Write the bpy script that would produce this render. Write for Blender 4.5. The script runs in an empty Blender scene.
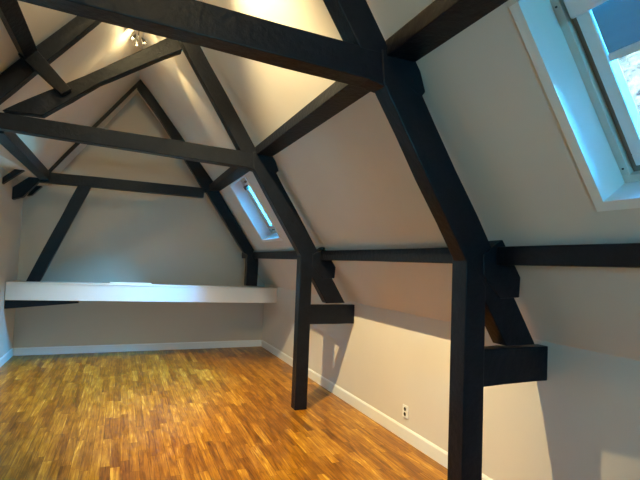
import bpy, bmesh, math, random
from mathutils import Vector, Matrix
random.seed(4)
S = bpy.context.scene
COL = S.collection

# ------------------------------------------------------------------ materials
def mat(name):
    m = bpy.data.materials.new(name); m.use_nodes = True
    nt = m.node_tree; b = nt.nodes['Principled BSDF']
    return m, nt, b

def paint(name, col, rough=.55, bump=.06, scale=60, var=.03):
    m, nt, b = mat(name); N = nt.nodes; L = nt.links
    tc = N.new('ShaderNodeTexCoord')
    n = N.new('ShaderNodeTexNoise'); n.inputs['Scale'].default_value = scale; n.inputs['Detail'].default_value = 4
    L.new(tc.outputs['Object'], n.inputs['Vector'])
    bp = N.new('ShaderNodeBump'); bp.inputs['Strength'].default_value = bump; bp.inputs['Distance'].default_value = .01
    L.new(n.outputs['Fac'], bp.inputs['Height']); L.new(bp.outputs['Normal'], b.inputs['Normal'])
    n2 = N.new('ShaderNodeTexNoise'); n2.inputs['Scale'].default_value = 1.3; n2.inputs['Detail'].default_value = 3
    L.new(tc.outputs['Object'], n2.inputs['Vector'])
    r = N.new('ShaderNodeValToRGB')
    r.color_ramp.elements[0].position = .3; r.color_ramp.elements[1].position = .7
    r.color_ramp.elements[0].color = (*[c * (1 - var) for c in col], 1)
    r.color_ramp.elements[1].color = (*[min(1, c * (1 + var)) for c in col], 1)
    L.new(n2.outputs['Fac'], r.inputs['Fac']); L.new(r.outputs['Color'], b.inputs['Base Color'])
    b.inputs['Roughness'].default_value = rough
    return m

def timber(name, col, col2, rough=.42):
    m, nt, b = mat(name); N = nt.nodes; L = nt.links
    tc = N.new('ShaderNodeTexCoord')
    n = N.new('ShaderNodeTexNoise'); n.inputs['Scale'].default_value = 9; n.inputs['Detail'].default_value = 6
    n.inputs['Roughness'].default_value = .65
    L.new(tc.outputs['Object'], n.inputs['Vector'])
    r = N.new('ShaderNodeValToRGB')
    r.color_ramp.elements[0].position = .35; r.color_ramp.elements[1].position = .75
    r.color_ramp.elements[0].color = (*col, 1); r.color_ramp.elements[1].color = (*col2, 1)
    L.new(n.outputs['Fac'], r.inputs['Fac']); L.new(r.outputs['Color'], b.inputs['Base Color'])
    n3 = N.new('ShaderNodeTexNoise'); n3.inputs['Scale'].default_value = 26; n3.inputs['Detail'].default_value = 5
    L.new(tc.outputs['Object'], n3.inputs['Vector'])
    bp = N.new('ShaderNodeBump'); bp.inputs['Strength'].default_value = .35; bp.inputs['Distance'].default_value = .012
    L.new(n3.outputs['Fac'], bp.inputs['Height']); L.new(bp.outputs['Normal'], b.inputs['Normal'])
    b.inputs['Roughness'].default_value = rough; b.inputs['Specular IOR Level'].default_value = .22
    return m

def floor_mat():
    m, nt, b = mat('strip_wood_floor'); N = nt.nodes; L = nt.links
    tc = N.new('ShaderNodeTexCoord')
    sp = N.new('ShaderNodeSeparateXYZ'); L.new(tc.outputs['Object'], sp.inputs[0])
    W, LEN = .066, .55
    def M(op, a, bb=None):
        x = N.new('ShaderNodeMath'); x.operation = op
        for i, v in enumerate((a, bb)):
            if v is None: continue
            if isinstance(v, (int, float)): x.inputs[i].default_value = v
            else: L.new(v, x.inputs[i])
        return x.outputs[0]
    fx = M('DIVIDE', sp.outputs['X'], W); row = M('FLOOR', fx); fxx = M('FRACT', fx)
    wn = N.new('ShaderNodeTexWhiteNoise'); wn.noise_dimensions = '1D'; L.new(row, wn.inputs['W'])
    fy = M('ADD', M('DIVIDE', sp.outputs['Y'], LEN), M('MULTIPLY', wn.outputs['Value'], 7.3))
    colm = M('FLOOR', fy); fyy = M('FRACT', fy)
    cb = N.new('ShaderNodeCombineXYZ'); L.new(row, cb.inputs[0]); L.new(colm, cb.inputs[1])
    w2 = N.new('ShaderNodeTexWhiteNoise'); w2.noise_dimensions = '2D'; L.new(cb.outputs[0], w2.inputs['Vector'])
    # grain streaks stretched along the strips
    mp = N.new('ShaderNodeMapping'); mp.inputs['Scale'].default_value = (46, 2.6, 1)
    L.new(tc.outputs['Object'], mp.inputs['Vector'])
    off = N.new('ShaderNodeVectorMath'); off.operation = 'ADD'
    sc = N.new('ShaderNodeVectorMath'); sc.operation = 'SCALE'; sc.inputs['Scale'].default_value = 17
    L.new(w2.outputs['Color'], sc.inputs[0]); L.new(mp.outputs[0], off.inputs[0]); L.new(sc.outputs[0], off.inputs[1])
    g = N.new('ShaderNodeTexNoise'); g.inputs['Scale'].default_value = 1; g.inputs['Detail'].default_value = 5
    g.inputs['Distortion'].default_value = 1.1; g.inputs['Roughness'].default_value = .62
    L.new(off.outputs[0], g.inputs['Vector'])
    big = N.new('ShaderNodeTexNoise'); big.inputs['Scale'].default_value = 8; big.inputs['Detail'].default_value = 3
    bm_ = N.new('ShaderNodeMapping'); bm_.inputs['Scale'].default_value = (1.6, .6, 1); L.new(tc.outputs['Object'], bm_.inputs['Vector']); L.new(bm_.outputs[0], big.inputs['Vector'])
    v = M('ADD', M('MULTIPLY', w2.outputs['Value'], .30), M('MULTIPLY', g.outputs['Fac'], 1.3))
    v = M('ADD', v, M('MULTIPLY', big.outputs['Fac'], .36)); v = M('SUBTRACT', v, .47)
    r = N.new('ShaderNodeValToRGB'); e = r.color_ramp.elements
    e[0].position = .12; e[0].color = (.075, .022, .002, 1)
    e[1].position = .95; e[1].color = (.85, .54, .10, 1)
    x = e.new(.42); x.color = (.25, .090, .005, 1)
    x = e.new(.68); x.color = (.45, .205, .012, 1)
    L.new(v, r.inputs['Fac'])
    # seams
    ex = M('MINIMUM', fxx, M('SUBTRACT', 1, fxx)); ey = M('MINIMUM', fyy, M('SUBTRACT', 1, fyy))
    s = M('MINIMUM', M('MULTIPLY', ex, W), M('MULTIPLY', ey, LEN))
    seam = M('LESS_THAN', s, .0012)
    mx = N.new('ShaderNodeMixRGB'); L.new(seam, mx.inputs['Fac']); L.new(r.outputs['Color'], mx.inputs[1])
    mx.inputs[2].default_value = (.09, .03, .006, 1)
    L.new(mx.outputs[0], b.inputs['Base Color'])
    b.inputs['Roughness'].default_value = .34; b.inputs['Specular IOR Level'].default_value = .35
    rr = N.new('ShaderNodeMapRange'); rr.inputs['To Min'].default_value = .26; rr.inputs['To Max'].default_value = .42
    L.new(g.outputs['Fac'], rr.inputs['Value']); L.new(rr.outputs[0], b.inputs['Roughness'])
    bp = N.new('ShaderNodeBump'); bp.inputs['Strength'].default_value = .12; bp.inputs['Distance'].default_value = .003
    L.new(g.outputs['Fac'], bp.inputs['Height']); L.new(bp.outputs['Normal'], b.inputs['Normal'])
    return m

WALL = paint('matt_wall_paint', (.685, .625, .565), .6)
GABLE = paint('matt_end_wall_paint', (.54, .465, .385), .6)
TRIM = paint('white_gloss_paint', (.80, .80, .79), .3, .02)
BEAM = timber('blue_black_painted_timber', (.0028, .0036, .0068), (.0062, .0078, .0140), .42)
BOX = paint('white_boxing_paint', (.80, .79, .77), .35, .02)
FRAMEWOOD = paint('pale_window_wood', (.62, .60, .55), .5, .1, 40, .08)
SASHWHITE = paint('white_sash_paint', (.78, .80, .82), .3, .02)
GROOVE = paint('brown_weather_seal', (.23, .18, .14), .7)
PLASTIC = paint('white_plastic', (.85, .85, .83), .3, .0)
DARK, _nt, _b = mat('dark_hole'); _b.inputs['Base Color'].default_value = (.01, .01, .01, 1)
METAL, _nt, _b = mat('dark_brushed_metal'); _b.inputs['Base Color'].default_value = (.12, .115, .11, 1)
_b.inputs['Metallic'].default_value = .9; _b.inputs['Roughness'].default_value = .35
BULB, _nt, _b = mat('lit_bulb'); _b.inputs['Emission Color'].default_value = (1, .78, .45, 1)
_b.inputs['Emission Strength'].default_value = 30
FLOOR = floor_mat()

def glass_mat():
    m = bpy.data.materials.new('window_glass'); m.use_nodes = True; nt = m.node_tree; N = nt.nodes; L = nt.links
    N.clear(); o = N.new('ShaderNodeOutputMaterial')
    t = N.new('ShaderNodeBsdfTransparent'); t.inputs[0].default_value = (.93, .96, .97, 1)
    g = N.new('ShaderNodeBsdfGlossy'); g.inputs['Roughness'].default_value = .02
    f = N.new('ShaderNodeFresnel'); f.inputs[0].default_value = 1.45
    mx = N.new('ShaderNodeMixShader'); L.new(f.outputs[0], mx.inputs[0]); L.new(t.outputs[0], mx.inputs[1]); L.new(g.outputs[0], mx.inputs[2])
    L.new(mx.outputs[0], o.inputs[0]); return m
GLASS = glass_mat()

def blind_mat():
    m = bpy.data.materials.new('blue_blind_fabric'); m.use_nodes = True; nt = m.node_tree; N = nt.nodes; L = nt.links
    N.clear(); o = N.new('ShaderNodeOutputMaterial')
    d = N.new('ShaderNodeBsdfDiffuse'); t = N.new('ShaderNodeBsdfTranslucent')
    n = N.new('ShaderNodeTexNoise'); n.inputs['Scale'].default_value = 3
    r = N.new('ShaderNodeValToRGB'); r.color_ramp.elements[0].color = (.22, .27, .28, 1); r.color_ramp.elements[1].color = (.27, .32, .33, 1)
    L.new(n.outputs['Fac'], r.inputs['Fac']); L.new(r.outputs[0], d.inputs[0]); L.new(r.outputs[0], t.inputs[0])
    mx = N.new('ShaderNodeMixShader'); mx.inputs[0].default_value = .3
    L.new(d.outputs[0], mx.inputs[1]); L.new(t.outputs[0], mx.inputs[2]); L.new(mx.outputs[0], o.inputs[0]); return m
BLIND = blind_mat()

def facade_mat():
    m, nt, b = mat('whitewashed_rough_masonry'); N = nt.nodes; L = nt.links
    tc = N.new('ShaderNodeTexCoord'); mp = N.new('ShaderNodeMapping'); mp.inputs['Rotation'].default_value = (0, math.radians(90), math.radians(0))
    L.new(tc.outputs['Object'], mp.inputs['Vector'])
    n = N.new('ShaderNodeTexNoise'); n.inputs['Scale'].default_value = 3.5; n.inputs['Detail'].default_value = 7; n.inputs['Roughness'].default_value = .75
    mp.inputs['Scale'].default_value = (2.4, 1, 2.4)
    L.new(mp.outputs[0], n.inputs['Vector'])
    r = N.new('ShaderNodeValToRGB'); e = r.color_ramp.elements
    e[0].position = .38; e[0].color = (.012, .0022, .0020, 1); e[1].position = .56; e[1].color = (.105, .021, .013, 1)
    L.new(n.outputs['Fac'], r.inputs['Fac']); L.new(r.outputs[0], b.inputs['Base Color'])
    bp = N.new('ShaderNodeBump'); bp.inputs['Strength'].default_value = .8; bp.inputs['Distance'].default_value = .05
    L.new(n.outputs['Fac'], bp.inputs['Height']); L.new(bp.outputs['Normal'], b.inputs['Normal'])
    b.inputs['Roughness'].default_value = 1; b.inputs['Specular IOR Level'].default_value = 0
    return m
FACADE = facade_mat()

# ------------------------------------------------------------------ helpers
def link(name, bm, m, parent=None, bevel=0, smooth=False):
    bmesh.ops.recalc_face_normals(bm, faces=bm.faces)
    me = bpy.data.meshes.new(name); bm.to_mesh(me); bm.free()
    if smooth:
        for p in me.polygons: p.use_smooth = True
    me.materials.append(m)
    o = bpy.data.objects.new(name, me); COL.objects.link(o)
    if parent: o.parent = parent
    if bevel:
        b = o.modifiers.new('bevel', 'BEVEL'); b.width = bevel; b.segments = 2; b.limit_method = 'ANGLE'
        b.angle_limit = math.radians(40)
    return o
def tag(o, label, cat, group=None):
    o['label'] = label; o['category'] = cat
    if group: o['group'] = group
    return o
def struct(o): o['kind'] = 'structure'; return o
def empty(name, loc=(0, 0, 0)):
    o = bpy.data.objects.new(name, None); COL.objects.link(o); o.location = loc
    o.empty_display_size = .1
    bpy.context.view_layer.update()
    return o
def reparent(ch, par):
    ch.parent = par; ch.matrix_parent_inverse = Matrix.Translation(-par.location)
def box(bm, x0, x1, y0, y1, z0, z1):
    v = [bm.verts.new(c) for c in [(x0,y0,z0),(x1,y0,z0),(x1,y1,z0),(x0,y1,z0),(x0,y0,z1),(x1,y0,z1),(x1,y1,z1),(x0,y1,z1)]]
    for f in [(0,1,2,3),(4,5,6,7),(0,1,5,4),(1,2,6,5),(2,3,7,6),(3,0,4,7)]: bm.faces.new([v[i] for i in f])
def poly_xz(bm, pts, y0, y1):
    a = [bm.verts.new((x, y0, z)) for x, z in pts]; b = [bm.verts.new((x, y1, z)) for x, z in pts]
    bm.faces.new(a); bm.faces.new(b[::-1]); n = len(pts)
    for i in range(n): bm.faces.new([a[i], a[(i+1) % n], b[(i+1) % n], b[i]])
def hewn(o, amt=.004, sub=True):
    """slight hand-hewn irregularity of an old timber: subdivide lengthwise and jitter"""
    bm = bmesh.new(); bm.from_mesh(o.data)
    es = [e for e in bm.edges if e.calc_length() > .4]
    if es: bmesh.ops.subdivide_edges(bm, edges=es, cuts=5, use_grid_fill=True)
    for v in bm.verts:
        if any(e.is_boundary for e in v.link_edges): continue
        v.co += Vector([random.uniform(-amt, amt) for _ in range(3)])
    bm.to_mesh(o.data); bm.free()
def beam_xz(name, pts, y0, y1, parent=None, m=None, amt=.003):
    bm = bmesh.new(); poly_xz(bm, pts, y0, y1)
    o = link(name, bm, m or BEAM, None, bevel=.006); hewn(o, amt)
    if parent: reparent(o, parent)
    return o
def cyl(bm, p0, p1, r0, r1=None, seg=20, cap=True):
    p0, p1 = Vector(p0), Vector(p1); r1 = r0 if r1 is None else r1
    d = (p1 - p0).normalized(); u = d.orthogonal().normalized(); w = d.cross(u)
    a = [bm.verts.new(p0 + (u*math.cos(t) + w*math.sin(t))*r0) for t in [2*math.pi*i/seg for i in range(seg)]]
    b = [bm.verts.new(p1 + (u*math.cos(t) + w*math.sin(t))*r1) for t in [2*math.pi*i/seg for i in range(seg)]]
    for i in range(seg): bm.faces.new([a[i], a[(i+1) % seg], b[(i+1) % seg], b[i]])
    if cap: bm.faces.new(a[::-1]); bm.faces.new(b)

# ------------------------------------------------------------------ room dimensions
LW, RW, Y0, D = -1.427, 2.405, -2.3, 8.084
YA, YB, YC = 2.009, 4.539, 7.35
ZC = 1.12; MID = (1.36, 2.66)
def lerp(a, b, t): return a + (b - a) * t
def ridge(y):
    if y <= YB: return (.10, 4.47)
    if y <= YC: t = (y-YB)/(YC-YB); return (lerp(.10, .08, t), lerp(4.47, 4.27, t))
    return (.08, 4.265)
def lknee(y):
    if y <= YB: return (-1.42, 2.575)
    if y <= YC: t = (y-YB)/(YC-YB); return (lerp(-1.42, -1.11, t), 2.578)
    return (-1.11, 2.578)
sd = Vector((MID[0]-RW, 0, MID[1]-ZC)); SL = sd.length; sd.normalize()
sn = Vector((sd.z, 0, -sd.x))                        # outward normal of the right slope
def SP(s, y, off=0): return Vector((RW, y, ZC)) + sd*s + sn*off   # off > 0: outward
OPEN = {'A': (.52, 1.325), 'B': (5.77, 6.60)}; S0, S1 = .898, 1.81

# ------------------------------------------------------------------ shell
bm = bmesh.new(); box(bm, LW-.1, RW+.1, Y0-.1, D+.1, -.12, 0); struct(link('floor', bm, FLOOR))
bm = bmesh.new(); box(bm, RW, RW+.12, Y0, D, 0, ZC); struct(link('wall_right', bm, WALL))
bm = bmesh.new(); box(bm, LW-.12, LW, Y0, D, 0, 2.575); struct(link('wall_left', bm, WALL))
def gable(name, y, y2, m):
    r = ridge(y); pts = [(LW, 0), (RW, 0), (RW, ZC), MID, r, lknee(y), (LW, 2.575)]
    bm = bmesh.new(); poly_xz(bm, pts, y, y2); return struct(link(name, bm, m))
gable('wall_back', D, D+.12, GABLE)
GW = (.15, .65, 1.5, 2.1)                           # unseen window added in the wall behind the camera
bm = bmesh.new()
box(bm, LW, GW[0], Y0-.12, Y0, 0, 2.575); box(bm, GW[0], GW[1], Y0-.12, Y0, 0, GW[2])
poly_xz(bm, [(GW[1], 0), (RW, 0), (RW, ZC), (MID[0], MID[1]), (GW[1], MID[1])], Y0-.12, Y0)
poly_xz(bm, [(LW, 2.575), (GW[0], 2.575), (GW[0], GW[3]), (GW[1], GW[3]), (GW[1], MID[1]), MID, ridge(Y0), lknee(Y0)], Y0-.12, Y0)
struct(link('wall_front', bm, WALL))
bm = bmesh.new()
ys = sorted({Y0, D, YB, YC, *OPEN['A'], *OPEN['B'], 5.2, 6.2, 6.9})
def quad(*p): bm.faces.new([bm.verts.new(q) for q in p])
for a, b in zip(ys, ys[1:]):
    hole = any(o[0] <= a and b <= o[1] for o in OPEN.values())
    for s0, s1 in ((0, S0), (S0, S1), (S1, SL)):
        if hole and s0 == S0: continue
        quad(SP(s0, a), SP(s0, b), SP(s1, b), SP(s1, a))
    ra, rb = ridge(a), ridge(b); la, lb = lknee(a), lknee(b)
    quad((MID[0], a, MID[1]), (MID[0], b, MID[1]), (rb[0], b, rb[1]), (ra[0], a, ra[1]))
    quad((ra[0], a, ra[1]), (rb[0], b, rb[1]), (lb[0], b, lb[1]), (la[0], a, la[1]))
    quad((la[0], a, la[1]), (lb[0], b, lb[1]), (LW, b, 2.575), (LW, a, 2.575))
bmesh.ops.remove_doubles(bm, verts=bm.verts, dist=1e-4)
struct(link('ceiling', bm, WALL))
# baseboards with a chamfered top edge
bm = bmesh.new(); poly_xz(bm, [(RW, 0), (RW-.016, 0), (RW-.016, .10), (RW-.006, .115), (RW, .115)], Y0, D); struct(link('baseboard_right', bm, TRIM))
bm = bmesh.new(); poly_xz(bm, [(LW, 0), (LW+.016, 0), (LW+.016, .10), (LW+.006, .115), (LW, .115)], Y0, D); struct(link('baseboard_left', bm, TRIM))
bm = bmesh.new()
prof = [(D, 0), (D-.016, 0), (D-.016, .10), (D-.006, .115), (D, .115)]
a = [bm.verts.new((LW+.016, y, z)) for y, z in prof]; b = [bm.verts.new((RW-.016, y, z)) for y, z in prof]
bm.faces.new(a); bm.faces.new(b[::-1])
for i in range(5): bm.faces.new([a[i], a[(i+1) % 5], b[(i+1) % 5], b[i]])
struct(link('baseboard_back', bm, TRIM))

# ------------------------------------------------------------------ skylights
def slab(bm, s0, s1, y0, y1, o0, o1):
    v = [bm.verts.new(SP(s, y, o)) for o in (o0, o1) for s, y in ((s0, y0), (s1, y0), (s1, y1), (s0, y1))]
    for f in [(0,1,2,3),(4,5,6,7),(0,1,5,4),(1,2,6,5),(2,3,7,6),(3,0,4,7)]: bm.faces.new([v[i] for i in f])
def ring(bm, s0, s1, y0, y1, w, o0, o1):
    slab(bm, s0, s0+w, y0, y1, o0, o1); slab(bm, s1-w, s1, y0, y1, o0, o1)
    slab(bm, s0+w, s1-w, y0, y0+w, o0, o1); slab(bm, s0+w, s1-w, y1-w, y1, o0, o1)
def skylight(n, key):
    y0, y1 = OPEN[key]
    w = struct(empty('window_%d' % n, SP(S0, (y0+y1)/2)))
    def add(name, bm, m, lab=None, bev=0):
        o = link(name, bm, m, None, bevel=bev); reparent(o, w)
        if lab: o['label'] = lab
        return o
    t = .012
    bm = bmesh.new()                                  # reveal lining, four boards
    slab(bm, S0-t, S0, y0-t, y1+t, 0, .26); slab(bm, S1, S1+t, y0-t, y1+t, 0, .26)
    slab(bm, S0, S1, y0-t, y0, 0, .26); slab(bm, S0, S1, y1, y1+t, 0, .26)
    add('reveal', bm, TRIM)
    bm = bmesh.new()                                  # architrave flat on the slope
    e = .045
    slab(bm, S0-e, S0, y0-e, y1+e, -.006, 0); slab(bm, S0, S1, y0-e, y0, -.006, 0); slab(bm, S0, S1, y1, y1+e, -.006, 0)
    add('architrave', bm, TRIM, 'narrow flat architrave around the opening')
    bm = bmesh.new(); ring(bm, S0, S1, y0, y1, .036, .165, .26); fr = add('window_frame', bm, FRAMEWOOD, 'pale wooden frame', .003)
    bm = bmesh.new(); ring(bm, S0+.036, S1-.036, y0+.036, y1-.036, .034, .195, .24); add('weather_seal', bm, GROOVE, 'brownish groove between frame and sash')
    bm = bmesh.new(); ring(bm, S0+.07, S1-.07, y0+.07, y1-.07, .055, .17, .23); add('sash', bm, SASHWHITE, None, .004)
    bm = bmesh.new(); slab(bm, S0+.12, S1-.12, y0+.12, y1-.12, .222, .227); add('pane', bm, GLASS)
    for sy in (y0+.018, y1-.018):
        for ss in (S0+.07, S0+.82):
            bm = bmesh.new(); cyl(bm, SP(ss, sy, .166), SP(ss, sy, .161), .0045, seg=12); add('screw', bm, DARK)
    if key == 'B':
        bm = bmesh.new(); slab(bm, S1-.16, S1-.10, y1-.19, y1-.11, .12, .17); add('catch', bm, METAL, 'metal catch', .006)
    return w
skylight(1, 'A'); skylight(2, 'B')
# roller blind on the near skylight, half a metre above the sill
y0, y1 = OPEN['A']
rb = empty('roller_blind', SP(1.44, (y0+y1)/2, .185))
tag(rb, 'blue roller blind drawn over the top of the large near skylight', 'blind')
bm = bmesh.new(); slab(bm, 1.455, 1.66, y0+.127, y1-.127, .184, .188); o = link('fabric', bm, BLIND); reparent(o, rb)
bm = bmesh.new(); slab(bm, 1.425, 1.457, y0+.127, y1-.127, .174, .196); o = link('bottom_bar', bm, SASHWHITE, bevel=.004); reparent(o, rb)
bm = bmesh.new(); slab(bm, 1.645, 1.735, y0+.075, y1-.075, .125, .169); o = link('headbox', bm, SASHWHITE, bevel=.01); reparent(o, rb)

# casement window added out of view behind the camera to bring in daylight
w3 = struct(empty('window_3', ((GW[0]+GW[1])/2, Y0-.06, GW[2])))
bm = bmesh.new()
for x0, x1, z0, z1 in ((GW[0], GW[0]+.06, GW[2], GW[3]), (GW[1]-.06, GW[1], GW[2], GW[3]), (GW[0], GW[1], GW[2], GW[2]+.06), (GW[0], GW[1], GW[3]-.06, GW[3]), (.38, .42, GW[2], GW[3])):
    box(bm, x0, x1, Y0-.09, Y0-.03, z0, z1)
reparent(link('window_frame', bm, SASHWHITE), w3)
bm = bmesh.new(); box(bm, GW[0]+.05, GW[1]-.05, Y0-.065, Y0-.059, GW[2]+.05, GW[3]-.05); reparent(link('pane', bm, GLASS), w3)

# neighbouring roof seen through the pane
nb = empty('neighbouring_house', (7.5, 1.5, -6)); tag(nb, 'pale rough masonry wall of a house outside the near skylight', 'building')
bm = bmesh.new(); box(bm, 7.5, 12, -8, 5.6, -6, 5.3); reparent(link('wall', bm, FACADE), nb)
bm = bmesh.new()
a = [(7.3, 5.3), (12.2, 5.3), (9.75, 6.0)]; poly_xz(bm, a, -8.3, 5.8); reparent(link('roof', bm, timber('dark_roof_tile', (.10, .06, .05), (.18, .1, .08), .7)), nb)

# ------------------------------------------------------------------ trusses
PD = .118
def lower_leg(yo): return [(1.215, 2.655), (1.372, 2.655), (1.425, 2.50), (2.285, 1.115), (2.03, 1.119), (1.208, 2.445), (1.10, 2.62)]
def truss(y, label, extra):
    t = empty('roof_truss', (P0, y+PD/2, 0)); tag(t, label, 'roof truss', None)
    bm = bmesh.new(); box(bm, P0, P1, y-.004, y+PD, 0, 1.60)
    # the post is cut to the slope of the leg at its head
    o = link('post', bm, BEAM, None, bevel=.006)
    for v in o.data.vertices:
        if v.co.z > 1: v.co.z = 1.66 if v.co.x < 1.8 else 1.45
    reparent(o, t)
    # collar, slightly falling to the right
    beam_xz('collar_beam', [(-1.39, 2.585), (-1.39, 2.715), (1.10, 2.655), (1.28, 2.64), (1.20, 2.47), (1.10, 2.492)], y, y+PD, t)
    beam_xz('rafter_leg', [(1.17, 2.66), (1.385, 2.66), (1.36, 2.575), (2.28, 1.115), (2.05, 1.115), (1.183, 2.487)], y-.004, y+PD-.014, t)
    beam_xz('tie_beam', [(P1, .888), (P1, 1.098), (RW, 1.098), (RW, .888)], y+.012, y+(.095 if y < 3 else .058), t)
    beam_xz('upper_rafter', [(1.045, 2.64), (1.235, 2.64), (.118, 4.37), (.06, 4.19)], y+.002, y+PD-.002, t)
    beam_xz('upper_rafter', [(-1.385, 2.60), (-1.03, 3.035), (.118, 4.395), (.06, 4.15), (-1.13, 2.675), (-1.18, 2.62)], y+.004, y+PD-.004, t)
    # cleats
    beam_xz('purlin_cleat', [(1.28, 2.655), (1.388, 2.655), (1.448, 2.49), (1.415, 2.455), (1.32, 2.50)], y-.006, y+.10, t)
    beam_xz('purlin_cleat', [(1.865, 1.634), (2.008, 1.727), (2.06, 1.683), (2.148, 1.54), (2.137, 1.388), (1.994, 1.381), (1.865, 1.516)], y-.012, y+.13, t)
    for k in extra: beam_xz(k[0], k[1], y+k[2], y+k[3], t)
    return t
P0, P1 = 1.749, 1.892
truss(YA, 'large dark roof truss nearest the camera, its post beside the white socket wall', [])
P0, P1 = 1.735, 1.872
truss(YB, 'middle dark roof truss with a long diagonal brace, standing between the other two', [
    ('diagonal_brace', [(-1.0, 2.725), (-.70, 2.73), (-.274, 3.097), (.267, 3.465), (.42, 3.56), (.36, 3.70), (.276, 3.643), (-.281, 3.225)], -.004, .105),
])
tb = [o for o in bpy.data.objects if o.name.startswith('roof_truss')][-1]
# short strut laid over the brace and the left rafter
bm = bmesh.new()
poly_xz(bm, [(-.90, 3.20), (-.80, 3.30), (-.49, 2.975), (-.56, 2.915)], YB-.075, YB-.012)
o = link('short_strut', bm, BEAM, None, bevel=.005); reparent(o, tb)

# far truss against the end wall, its foot boxed in white
y = YC
tc = empty('roof_truss', (2.0, y+.06, 1.14)); tag(tc, 'far dark roof truss in front of the end wall, standing on the white boxed beam', 'roof truss')
beam_xz('collar_beam', [(-1.20, 2.525), (-1.20, 2.675), (1.13, 2.665), (1.13, 2.51)], y, y+.12, tc)
beam_xz('upper_rafter', [(.096, 4.225), (.42, 3.87), (1.345, 2.70), (1.36, 2.60), (1.14, 2.60), (.41, 3.66), (.060, 4.085)], y+.003, y+.10, tc)
beam_xz('upper_rafter', [(.09, 4.215), (-.875, 2.915), (-1.085, 2.63), (-1.045, 2.60), (-.845, 2.875), (.075, 4.11)], y+.005, y+.04, tc, amt=.001)
beam_xz('rafter_leg', [(1.13, 2.66), (1.345, 2.66), (1.98, 1.72), (1.94, 1.60), (1.82, 1.66)], y, y+.11, tc)
beam_xz('post', [(1.875, 1.128), (2.065, 1.126), (2.065, 1.66), (1.875, 1.66)], y+.002, y+.14, tc)
beam_xz('diagonal_brace', [(-.645, 2.525), (-.47, 2.525), (-1.035, 1.142), (-1.20, 1.143)], y+.01, y+.11, tc)
beam_xz('rafter_foot', [(-1.07, 2.60), (-1.20, 2.62), (-1.425, 2.42), (-1.425, 2.25), (-1.30, 2.30), (-1.12, 2.53)], y-.02, y+.10, tc)

# ------------------------------------------------------------------ purlins and other separate beams
def lbeam(name, x0, x1, ya, yb, z0, z1, label, cut=None, grp=None):
    bm = bmesh.new()
    pts = cut or [(x0, z0), (x0, z1), (x1, z1), (x1, z0)]
    poly_xz(bm, pts, ya, yb)
    o = link(name, bm, BEAM, None, bevel=.006); hewn(o, .003)
    return tag(o, label, 'beam', grp)
cpts = [(1.205, 2.662), (1.205, 2.755), (1.285, 2.765), (1.352, 2.665)]
low = [(1.955, 1.578), (1.955, 1.682), (2.02, 1.682), (2.088, 1.582)]
def sits(pts, ya, yb, lab): return lbeam('purlin', 0, 0, ya, yb, 0, 0, lab, pts)
cpts = [(1.20, 2.632), (1.20, 2.728), (1.305, 2.738), (1.374, 2.634)]
sits(cpts, Y0+.01, 7.44, 'long dark upper purlin on the window side, crossing all three trusses at collar height')
sits(low, Y0+.01, YA-.013, 'dark horizontal lower purlin below the large skylight, right of the nearest truss')
sits(low, YA+PD+.013, YB-.013, 'dark horizontal lower purlin between the nearest truss and the middle truss')
sits(low, YB+PD+.013, D-.01, 'short-looking dark lower purlin between the middle truss and the end wall, below the small skylight')
lp = [(-1.12, 2.555), (-1.12, 2.675), (-1.0, 2.675), (-1.0, 2.555)]
o = sits(lp, YB+PD+.012, YC-.022, 'dark purlin on the left slope running back to the end wall corner')
# upper wind brace on the left slope, from the middle truss towards the camera
lk, rg = Vector((-1.42, 0, 2.575)), Vector((.10, 0, 4.47)); ld = (rg-lk).normalized(); ln = Vector((ld.z, 0, -ld.x))
def LP(x, off, w): p = lk + ld*((x-lk.x)/ld.x) + ln*off + ld*w; return (p.x, p.z)
lbeam('purlin', 0, 0, YA+PD+.02, YB-.012, 0, 0, 'thin dark beam high on the left slope, ending at the short strut',
      [LP(-.86, .004, -.07), LP(-.86, .004, .06), LP(-.86, .085, .06), LP(-.86, .085, -.07)])
# dark timber ends below the left purlin
bm = bmesh.new(); poly_xz(bm, [(-1.20, 2.58), (-1.28, 2.60), (-1.425, 2.46), (-1.425, 2.38)], 6.75, 6.84)
tag(link('timber_end', bm, BEAM, bevel=.005), 'foremost dark timber end slanting into the left wall under the left purlin', 'beam')
bm = bmesh.new(); poly_xz(bm, [(-1.21, 2.50), (-1.12, 2.50), (-1.24, 2.36), (-1.30, 2.34)], YC+.25, YC+.34)
tag(link('timber_end', bm, BEAM, bevel=.005), 'small dark timber end just behind the left end of the far collar beam', 'beam')

# ------------------------------------------------------------------ white boxed beam
yf = 7.325
bb = empty('boxed_beam', (.5, yf+.15, .86)); tag(bb, 'long white boxed beam spanning the room in front of the end wall', 'shelf')
XL, XR = LW+.006, RW-.006
def tilt(z, x): return z - .0105*(x - XL)
bm = bmesh.new(); poly_xz(bm, [(XL, .89), (XR, tilt(.89, XR)), (XR, tilt(1.115, XR)), (XL, 1.115)], yf, yf+.02); reparent(link('front_panel', bm, BOX, bevel=.002), bb)
bm = bmesh.new(); poly_xz(bm, [(XL, 1.117), (XR, tilt(1.117, XR)), (XR, tilt(1.137, XR)), (XL, 1.137)], yf-.008, yf+.32); reparent(link('top_board', bm, BOX, bevel=.003), bb)
bm = bmesh.new(); poly_xz(bm, [(XL, .89), (XR, tilt(.89, XR)), (XR, tilt(.91, XR)), (XL, .91)], yf+.022, D-.002); reparent(link('underside_board', bm, BOX), bb)  # hidden, carried back to the end wall to block lamp light below
bm = bmesh.new(); poly_xz(bm, [(LW+.004, .768), (LW+.004, .885), (-.54, .878), (-.54, .845)], yf+.03, yf+.15)
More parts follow.
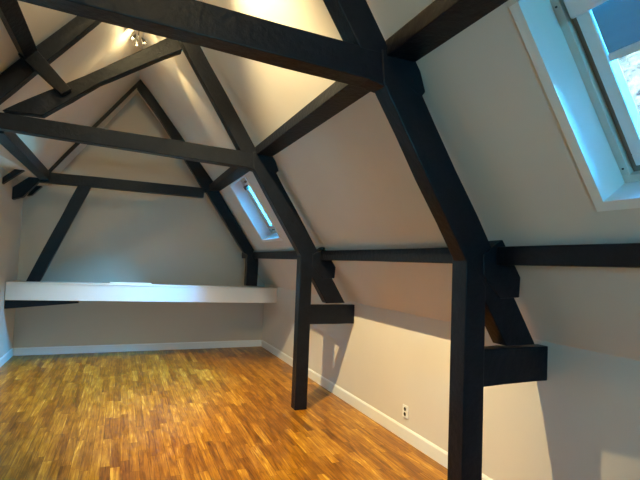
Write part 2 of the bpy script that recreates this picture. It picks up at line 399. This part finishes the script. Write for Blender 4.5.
tag(link('tapered_bracket', bm, BEAM, bevel=.004), 'dark tapering timber under the left end of the white boxed beam', 'beam')
bm = bmesh.new()
zb = tilt(1.137, .14)
poly_xz(bm, [(-.155, tilt(1.138, -.155)), (.425, tilt(1.138, .425)), (.425, tilt(1.160, .425)), (-.155, tilt(1.160, -.155))], yf+.06, yf+.20)
tag(link('loose_board', bm, PLASTIC, bevel=.004), 'small flat white board lying on top of the boxed beam', 'board')

# ------------------------------------------------------------------ wall socket
so = empty('wall_socket', (RW, 3.5, .245)); tag(so, 'small white double wall socket low on the right wall between two posts', 'socket')
bm = bmesh.new(); box(bm, RW-.012, RW, 3.455, 3.54, .195, .305); reparent(link('cover_plate', bm, PLASTIC, bevel=.004), so)
for z in (.272, .228):
    bm = bmesh.new(); cyl(bm, (RW-.0125, 3.50, z), (RW-.0135, 3.50, z), .0165, seg=24); o = link('socket_opening', bm, DARK); reparent(o, so); o['label'] = 'dark round socket opening'

# ------------------------------------------------------------------ ridge spotlights
def spotlight(x, y, zr, lab, lamps, stem):
    t = empty('ceiling_spotlight', (x, y, zr)); tag(t, lab, 'lamp', None)
    zm = zr - stem
    bm = bmesh.new(); cyl(bm, (x, y, zr), (x, y, zr-.05), .03, .045); reparent(link('mount', bm, METAL, smooth=False), t)
    bm = bmesh.new(); cyl(bm, (x, y, zr-.05), (x, y, zm), .007, seg=10); cyl(bm, (x-.0, y-.07, zm), (x, y+.07, zm), .010, seg=12)
    reparent(link('stem', bm, METAL), t)
    heads = [(-.045, -.06, -.5, -.3), (.05, -.005, .6, -.1), (-.02, .06, .1, .6)]
    for dx, dy, ax, ay in heads:
        d = Vector((ax, ay, -.9)).normalized(); p = Vector((x+dx, y+dy, zm-.02))
        bm = bmesh.new(); cyl(bm, p-d*.02, p+d*.045, .016, .03, seg=20, cap=False); cyl(bm, p-d*.03, p-d*.02, .012, .016, seg=20)
        h = link('lamp_head', bm, METAL); reparent(h, t)
        bm = bmesh.new(); bmesh.ops.create_icosphere(bm, subdivisions=2, radius=.012, matrix=Matrix.Translation(p+d*.022))
        bu = link('bulb', bm, BULB, smooth=True); bu.parent = h; bu.matrix_parent_inverse = Matrix.Translation(-t.location)
        bu.matrix_parent_inverse = h.matrix_parent_inverse.inverted() @ Matrix.Translation(-t.location) if False else Matrix.Identity(4)
    for kind, e, aim, deg in lamps:
        L = bpy.data.lights.new('spot_bulb', kind); L.energy = e; L.color = (1, .79, .39); L.shadow_soft_size = .02
        lo = bpy.data.objects.new('spot_bulb_light', L); COL.objects.link(lo); lo.location = (x, y, zm-.095)
        if kind == 'SPOT':
            L.spot_size = math.radians(deg); L.spot_blend = .8
            lo.rotation_euler = (Vector(aim) - lo.location).to_track_quat('-Z', 'Y').to_euler()
spotlight(.0+.06, 2.85, 4.40, 'ceiling spotlight on the ridge between the nearest and middle trusses',
          [('POINT', 75, None, 0), ('SPOT', 1060, (2.2, 4.1, 0), 75)], .165)
spotlight(.06, -.3, 4.40, 'unseen fill lamp added on the ridge above and behind the camera', [('POINT', 45, None, 0)], .165)  # added lamp, fills the dark zones and the near slope
spotlight(.03, 5.72, 4.335, 'small metal ceiling spotlight with a glowing bulb behind the diagonal brace',
          [('POINT', 7, None, 0), ('SPOT', 45, (1.5, 5.9, 2.9), 34), ('SPOT', 12, (-1.1, 5.6, 2.8), 45), ('SPOT', 500, (.2, 6.1, 0), 68)], .22)

# ------------------------------------------------------------------ daylight
W = bpy.data.worlds.new('sky'); S.world = W; W.use_nodes = True
nt = W.node_tree; bg = nt.nodes['Background']
tcn = nt.nodes.new('ShaderNodeTexCoord'); sx = nt.nodes.new('ShaderNodeSeparateXYZ'); nt.links.new(tcn.outputs['Generated'], sx.inputs[0])
rp = nt.nodes.new('ShaderNodeValToRGB'); e = rp.color_ramp.elements
e[0].position = 0; e[0].color = (.1, .6, .85, 1); e[1].position = .9; e[1].color = (.035, .35, 1, 1)
x = e.new(.25); x.color = (.035, .56, .98, 1)
nt.links.new(sx.outputs['Z'], rp.inputs['Fac']); nt.links.new(rp.outputs[0], bg.inputs['Color'])
bg.inputs['Strength'].default_value = 210
for k, (a, b) in OPEN.items():
    L = bpy.data.lights.new('skylight_portal', 'AREA'); L.shape = 'RECTANGLE'; L.size = S1-S0; L.size_y = b-a
    L.cycles.is_portal = True
    o = bpy.data.objects.new('skylight_portal', L); COL.objects.link(o)
    o.matrix_world = Matrix.Translation(SP((S0+S1)/2, (a+b)/2, .275)) @ Matrix((( sd.x, 0, sn.x, 0), (0, 1, 0, 0), (sd.z, 0, sn.z, 0), (0, 0, 0, 1))).to_4x4()
L = bpy.data.lights.new('window_portal', 'AREA'); L.shape = 'RECTANGLE'; L.size = GW[1]-GW[0]; L.size_y = GW[3]-GW[2]; L.cycles.is_portal = True
o = bpy.data.objects.new('window_portal', L); COL.objects.link(o); o.location = ((GW[0]+GW[1])/2, Y0-.14, (GW[2]+GW[3])/2)
o.rotation_euler = (math.radians(90), 0, 0)
sun = bpy.data.lights.new('sun', 'SUN'); sun.energy = 8; sun.color = (1, .9, .8); sun.angle = .01
so_ = bpy.data.objects.new('sun', sun); COL.objects.link(so_)
so_.rotation_euler = Vector((-.62, -.2, .76)).to_track_quat('Z', 'Y').to_euler()

# ------------------------------------------------------------------ camera (fitted to the photograph)
f, yaw, pitch, roll = 457.008, .4057, .0497, .0381
F = Vector((math.sin(yaw), math.cos(yaw), 0)); R = Vector((math.cos(yaw), -math.sin(yaw), 0)); U = Vector((0, 0, 1))
F, U = F*math.cos(pitch) + U*math.sin(pitch), U*math.cos(pitch) - F*math.sin(pitch)
R, U = R*math.cos(roll) + U*math.sin(roll), U*math.cos(roll) - R*math.sin(roll)
cam = bpy.data.cameras.new('camera'); co = bpy.data.objects.new('camera', cam); COL.objects.link(co)
cam.sensor_width = 36; cam.lens = f*36/640; cam.clip_start = .05
co.matrix_world = Matrix(((R.x, U.x, -F.x, 0), (R.y, U.y, -F.y, 0), (R.z, U.z, -F.z, 1.55), (0, 0, 0, 1)))
S.camera = co
S.view_settings.view_transform = 'Standard'; S.view_settings.look = 'None'; S.view_settings.gamma = 1
S.view_settings.use_curve_mapping = False; S.view_settings.exposure = 0.0
